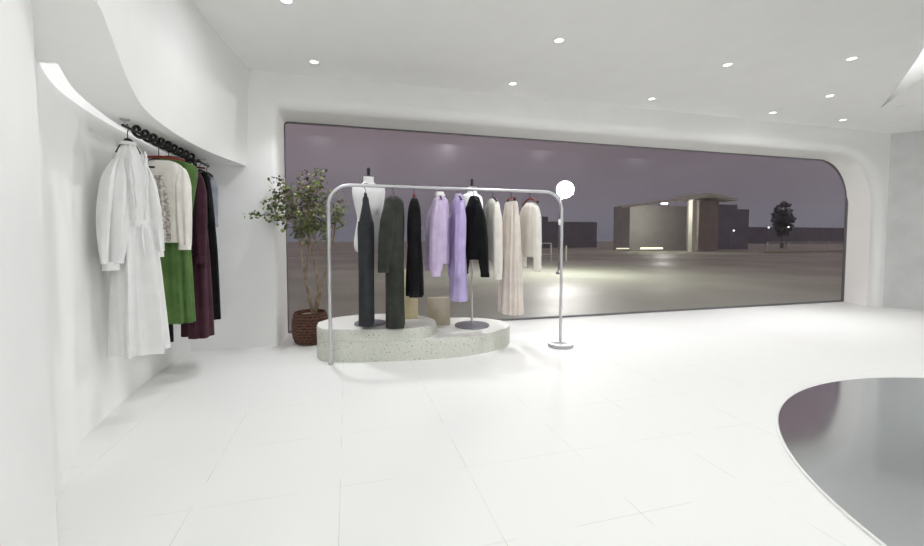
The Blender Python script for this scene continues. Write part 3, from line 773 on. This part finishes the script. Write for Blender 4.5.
def leaf(p, L, mi):
    d = Vector((rng.gauss(0, 1), rng.gauss(0, 1), rng.gauss(-.2, .7))).normalized(); u = d.orthogonal().normalized()
    u = Matrix.Rotation(rng.uniform(0, 6.28), 3, d) @ u; w = L*.32; nn = d.cross(u)
    V = [p, p+d*L*.35+u*w, p+d*L*.75+u*w*.7, p+d*L, p+d*L*.75-u*w*.7, p+d*L*.35-u*w, p+d*L*.5+nn*L*.08]
    mb.add(V, [(0, 1, 6), (1, 2, 6), (2, 3, 6), (3, 4, 6), (4, 5, 6), (5, 0, 6)], mi)
for (a, m_, q) in tips:
    for k in range(rng.randint(24, 36)):
        s = rng.uniform(.35, 1.04)
        p = (a.lerp(m_, s*2) if s < .5 else m_.lerp(q, s*2-1))+Vector((rng.gauss(0, .032), rng.gauss(0, .032), rng.gauss(0, .032)))
        if p.x < -.27 and p.y > -.12: continue
        hi = (p.z-1.3)/.9
        mi = 2 if rng.random() < .10+.5*hi*(1 if p.x < .1 else .6) else (1 if rng.random() < .5 else 0)
        leaf(p, rng.uniform(.028, .058), mi)
mb.build('foliage', [M['leafA'], M['leafB'], M['leafC']], t, smooth=False)

# ---------------------------------------------------------------- outside
def wet_ground():
    m, t, b = nt('wet_asphalt'); N = t.nodes.new; L = t.links.new
    tc = N('ShaderNodeTexCoord'); no = N('ShaderNodeTexNoise'); no.inputs['Scale'].default_value = .22; no.inputs['Detail'].default_value = 4
    L(tc.outputs['Object'], no.inputs['Vector'])
    r = N('ShaderNodeValToRGB'); L(no.outputs['Fac'], r.inputs[0]); r.color_ramp.elements[0].position = .4; r.color_ramp.elements[1].position = .6
    r.color_ramp.elements[0].color = (*lin('#A0A594'), 1); r.color_ramp.elements[1].color = (*lin('#B2B6A6'), 1)
    L(r.outputs[0], b.inputs['Base Color'])
    r2 = N('ShaderNodeMapRange'); L(no.outputs['Fac'], r2.inputs[0]); r2.inputs[1].default_value = .4; r2.inputs[2].default_value = .65; r2.inputs[3].default_value = .55; r2.inputs[4].default_value = .38
    L(r2.outputs[0], b.inputs['Roughness'])
    n2 = N('ShaderNodeTexNoise'); n2.inputs['Scale'].default_value = 1.6; n2.inputs['Detail'].default_value = 5; L(tc.outputs['Object'], n2.inputs['Vector'])
    bp = N('ShaderNodeBump'); bp.inputs['Strength'].default_value = .25; bp.inputs['Distance'].default_value = .05
    L(n2.outputs['Fac'], bp.inputs['Height']); L(bp.outputs[0], b.inputs['Normal'])
    return m
M['wet'] = wet_ground()
mb = MB(); mb.add([(-60, GY+.03, -.03), (260, GY+.03, -.03), (260, 220, -.03), (-60, 220, -.03)], [(0, 1, 2, 3)])
struct(mb.build('ground', M['wet'], smooth=False), 'wet grey asphalt yard outside the window', 'ground')

M['render'] = noisy('grey_render', '#A8A5A3', '#B0ADAB', 1, .85)
M['renderd'] = noisy('brown_grey_render', '#9A908A', '#A59B95', 1, .85)
M['palepaint'] = mat('pale_painted_steel', '#D8D8CC', .5)
M['darkbld'] = noisy('hazed_slate_cladding', '#7E7C88', '#888692', .6, .8)  # base colour lightened to stand for haze over the yard
# street lamp
t = thing('street_lamp', 'bright globe street lamp shining outside behind the end of the rack', 'street lamp', (7.73, 14, -.03))
mb = MB(); mb.tube([(0, 0, 0), (0, 0, 1.5), (0, 0, 2.7)], [.06, .045, .035], 14); mb.lathe([(.001, 0), (.12, 0), (.12, .08), (.06, .14)], n=24); mb.build('pole', M['darkmetal'], t)
mb = MB(); mb.tube([(0, 0, 2.65), (.06, 0, 2.85), (.12, 0, 2.9), (.2, 0, 2.93)], .025, 10); mb.build('arm', M['darkmetal'], t)
mb = MB(); prof = [(.001, -.30)]+[(.31*math.cos(a), .31*math.sin(a)) for a in [math.radians(-80+10*i) for i in range(17)]]+[(.001, .31)]
mb.lathe(prof, (.21, 0, 3.19), 32); gl = mb.build('globe', emis('lamp_globe', (1, 1, .92), 240), t)
# canopy shelter
t = thing('canopy_shelter', 'lit shelter with pitched pale canopy on a slim post across the yard', 'shelter', (0, 0, 0))
mb = MB(); mb.box((34.7, 35, 2.66), (.55, .5, 5.4)); mb.build('post', M['palepaint'], t, smooth=False)
def slab(p0, p1, dy, th):
    (x0, y0, z0), (x1, y1, z1) = p0, p1
    m = MB(); V = []
    for z in (0, th): V += [(x0, y0, z0+z), (x1, y1, z1+z), (x1, y1+dy, z1+z), (x0, y0+dy, z0+z)]
    m.add(V, [(0, 3, 2, 1), (4, 5, 6, 7), (0, 1, 5, 4), (1, 2, 6, 5), (2, 3, 7, 6), (3, 0, 4, 7)]); return m
slab((29.5, 34.6, 4.75), (36.3, 34.6, 5.75), 5, .25).build('canopy_roof', M['palepaint'], t, smooth=False)
slab((36.1, 34.4, 5.85), (39.9, 34.4, 5.35), 5, .25).build('canopy_roof', M['palepaint'], t, smooth=False)
mb = MB(); mb.box((35.8, 42, 2.6), (9.0, 3, 5.2)); mb.build('back_wall', M['render'], t, smooth=False)
mb = MB(); mb.box((37.2, 36.2, 2.7), (2.6, 1.6, 5.4)); mb.build('kiosk', M['renderd'], t, smooth=False)
mb = MB(); mb.box((29.6, 34.9, .36), (2.6, .12, .16)); mb.build('light_strip', emis('warm_strip', (1, .93, .6), 1.6), t, smooth=False)
mb = MB(); mb.box((26.2, 34.9, .36), (1.4, .12, .12)); mb.build('light_strip', emis('warm_strip_dim', (1, .93, .6), .7), t, smooth=False)
mb = MB(); mb.lathe([(.001, -.12), (.28, -.12), (.34, 0), (.001, .02)], (32.0, 36.0, 5.05), 24); mb.build('ceiling_lamp', emis('shelter_lamp', (1, 1, .88), 6), t)
ld = bpy.data.lights.new('shelter_glow', 'POINT'); ld.energy = 260; ld.shadow_soft_size = .25; ld.color = (1, 1, .88)
lo = bpy.data.objects.new('shelter_glow', ld); COL.objects.link(lo); lo.parent = t; lo.location = (32, 36, 4.6)
# buildings
mb = MB(); mb.box((0, 0, 2.6), (5.4, 4, 5.2)); mb.box((0, 0, 5.5), (2.6, 3, .6))
o = mb.build('building', M['darkbld'], smooth=False); o.location = (48.0, 44, -.03); tag(o, 'dark slate block right of the lit shelter across the yard', 'building')
mb = MB(); mb.box((0, 0, 2.0), (16, 6, 4.0)); mb.box((-3, 0, 4.4), (6, 4, .8))
o = mb.build('building', M['darkbld'], smooth=False); o.location = (30, 60, -.03); tag(o, 'low dark building far behind the street lamp', 'building')
mb = MB(); mb.box((0, 0, 2.2), (70, 6, 5.2)); 
o = mb.build('building', M['darkbld'], smooth=False); o.location = (130, 95, -.03); tag(o, 'long dark far building behind the right railing', 'building')
# railings
def railing(x0, x1, y, n, label, h=1.0, low=.35):
    t = thing('railing', label, 'railing', (0, y, -.03), 0, 'yard railings')
    mb = MB(); mb.tube([(x0, 0, h), (x1, 0, h)], .03, 8); mb.build('top_rail', M['palepaint'], t)
    mb = MB(); mb.tube([(x0, 0, low), (x1, 0, low)], .025, 8); mb.build('lower_rail', M['palepaint'], t)
    for i in range(n):
        x = x0+(x1-x0)*i/(n-1); mb = MB(); mb.tube([(x, 0, 0), (x, 0, h)], .035 if i else .05, 8); mb.build('post', M['palepaint'], t)
railing(4.5, 11.6, 22, 5, 'pale metal railing behind the ivory garments at the window', 1.08, .42)
railing(38.6, 49.5, 30, 5, 'pale metal railing at the far right of the yard', 1.02, .1)
mb = MB(); mb.box((44.5, 30.2, .06), (12.5, .3, .14)); o = mb.build('kerb', mat('painted_kerb_light', '#B9B58E', .7), smooth=False); tag(o, 'kerb below the right railing, yellow light painted into its colour', 'kerb')  # yellow light along the kerb is put into its colour
mb = MB(); mb.tube([(0, 0, 0), (0, 0, .95)], .055, 12); o = mb.build('bollard', M['palepaint']); o.location = (12.6, 22, -.03); tag(o, 'white bollard beside the left railing', 'bollard')
# far tree and lamps
t = thing('tree', 'dark slender tree far across the yard above the right railing', 'tree', (62, 46, -.03))
mb = MB(); mb.tube([(0, 0, 0), (0, 0, 3.5)], [.25, .15], 8); mb.build('trunk', M['darkbld'], t)
mb = MB(); rg = random.Random(4)
for i in range(420):
    while True:
        d = Vector((rg.uniform(-1, 1), rg.uniform(-1, 1), rg.uniform(-1, 1)))
        if d.length < 1: break
    p = Vector((d.x*1.3, d.y*1.3, 4.2+d.z*2.6)); s = rg.uniform(.3, .5)
    a = Vector((rg.gauss(0, 1), rg.gauss(0, 1), rg.gauss(0, 1))).normalized()*s; b = a.orthogonal().normalized()*s*.7
    mb.add([p-a, p-b, p+a, p+b], [(0, 1, 2, 3)])
mb.build('crown', mat('hazed_foliage', '#605E66', .9), t, smooth=False)  # crown greyed and lightened, haze put into the leaf colour
for (x, y, h, lb) in ((52.5, 41, 2.75, 'small far lamp post left of the dark slender tree'), (58.0, 42.5, 2.9, 'small far lamp post just beside the dark slender tree'), (45.6, 40, 2.3, 'small far lamp post in front of the dark slate block'), (28.5, 52, 1.9, 'small far lamp post in front of the low dark building')):
    t = thing('lamp_post', lb, 'lamp post', (x, y, -.03), 0, 'far lamp posts')
    mb = MB(); mb.tube([(0, 0, 0), (0, 0, h)], .04, 8); mb.tube([(0, 0, h), (.3, 0, h+.1)], .03, 8); mb.build('pole', M['darkbld'], t)
    mb = MB(); mb.lathe([(.001, -.09), (.08, -.05), (.09, .03), (.001, .07)], (.32, 0, h+.08), 12); mb.build('lamp_head', emis('far_lamp', (1, 1, .95), 4), t)

# ---------------------------------------------------------------- world, camera, view
w = bpy.data.worlds.new('dusk_sky'); S.world = w; w.use_nodes = True
t = w.node_tree; N = t.nodes.new; L = t.links.new
bg = t.nodes['Background']; tc = N('ShaderNodeTexCoord'); sp = N('ShaderNodeSeparateXYZ'); L(tc.outputs['Generated'], sp.inputs[0])
r = N('ShaderNodeValToRGB'); L(sp.outputs['Z'], r.inputs[0])
e = r.color_ramp.elements
e[0].position = 0.0; e[0].color = (.115, .115, .135, 1)
e[1].position = .38; e[1].color = (.175, .136, .142, 1)
k = e.new(.10); k.color = (.130, .115, .130, 1)
no = N('ShaderNodeTexNoise'); no.inputs['Scale'].default_value = 2.2; no.inputs['Detail'].default_value = 5
mp = N('ShaderNodeMapping'); mp.inputs['Scale'].default_value = (1, 1, 4); L(tc.outputs['Generated'], mp.inputs[0]); L(mp.outputs[0], no.inputs['Vector'])
mr = N('ShaderNodeMapRange'); L(no.outputs['Fac'], mr.inputs[0]); mr.inputs[1].default_value = .3; mr.inputs[2].default_value = .7; mr.inputs[3].default_value = .88; mr.inputs[4].default_value = 1.15
mx = N('ShaderNodeMix'); mx.data_type = 'RGBA'; mx.blend_type = 'MULTIPLY'; mx.inputs[0].default_value = 1
L(r.outputs[0], mx.inputs[6]); L(mr.outputs[0], mx.inputs[7]); L(mx.outputs[2], bg.inputs[0]); bg.inputs[1].default_value = 1.02

f = 412.0
cd = bpy.data.cameras.new('camera'); cam = bpy.data.objects.new('camera', cd); COL.objects.link(cam)
cd.sensor_fit = 'HORIZONTAL'; cd.sensor_width = 36; cd.lens = f/924*36; cd.shift_y = -14.5/924; cd.clip_end = 500; cd.clip_start = .02
cam.location = (0, 0, 1.3)
cam.rotation_euler = (PI/2-math.atan2(19.5, f), 0, -math.atan2(115, f))
S.camera = cam
S.view_settings.view_transform = 'Standard'; S.view_settings.look = 'None'; S.view_settings.gamma = 1; S.view_settings.exposure = 0.52
S.view_settings.use_curve_mapping = False
S.cycles.use_denoising = True
S.cycles.max_bounces = 10; S.cycles.diffuse_bounces = 7; S.cycles.glossy_bounces = 5; S.cycles.transparent_max_bounces = 12
S.cycles.sample_clamp_indirect = 6
S.cycles.caustics_reflective = False
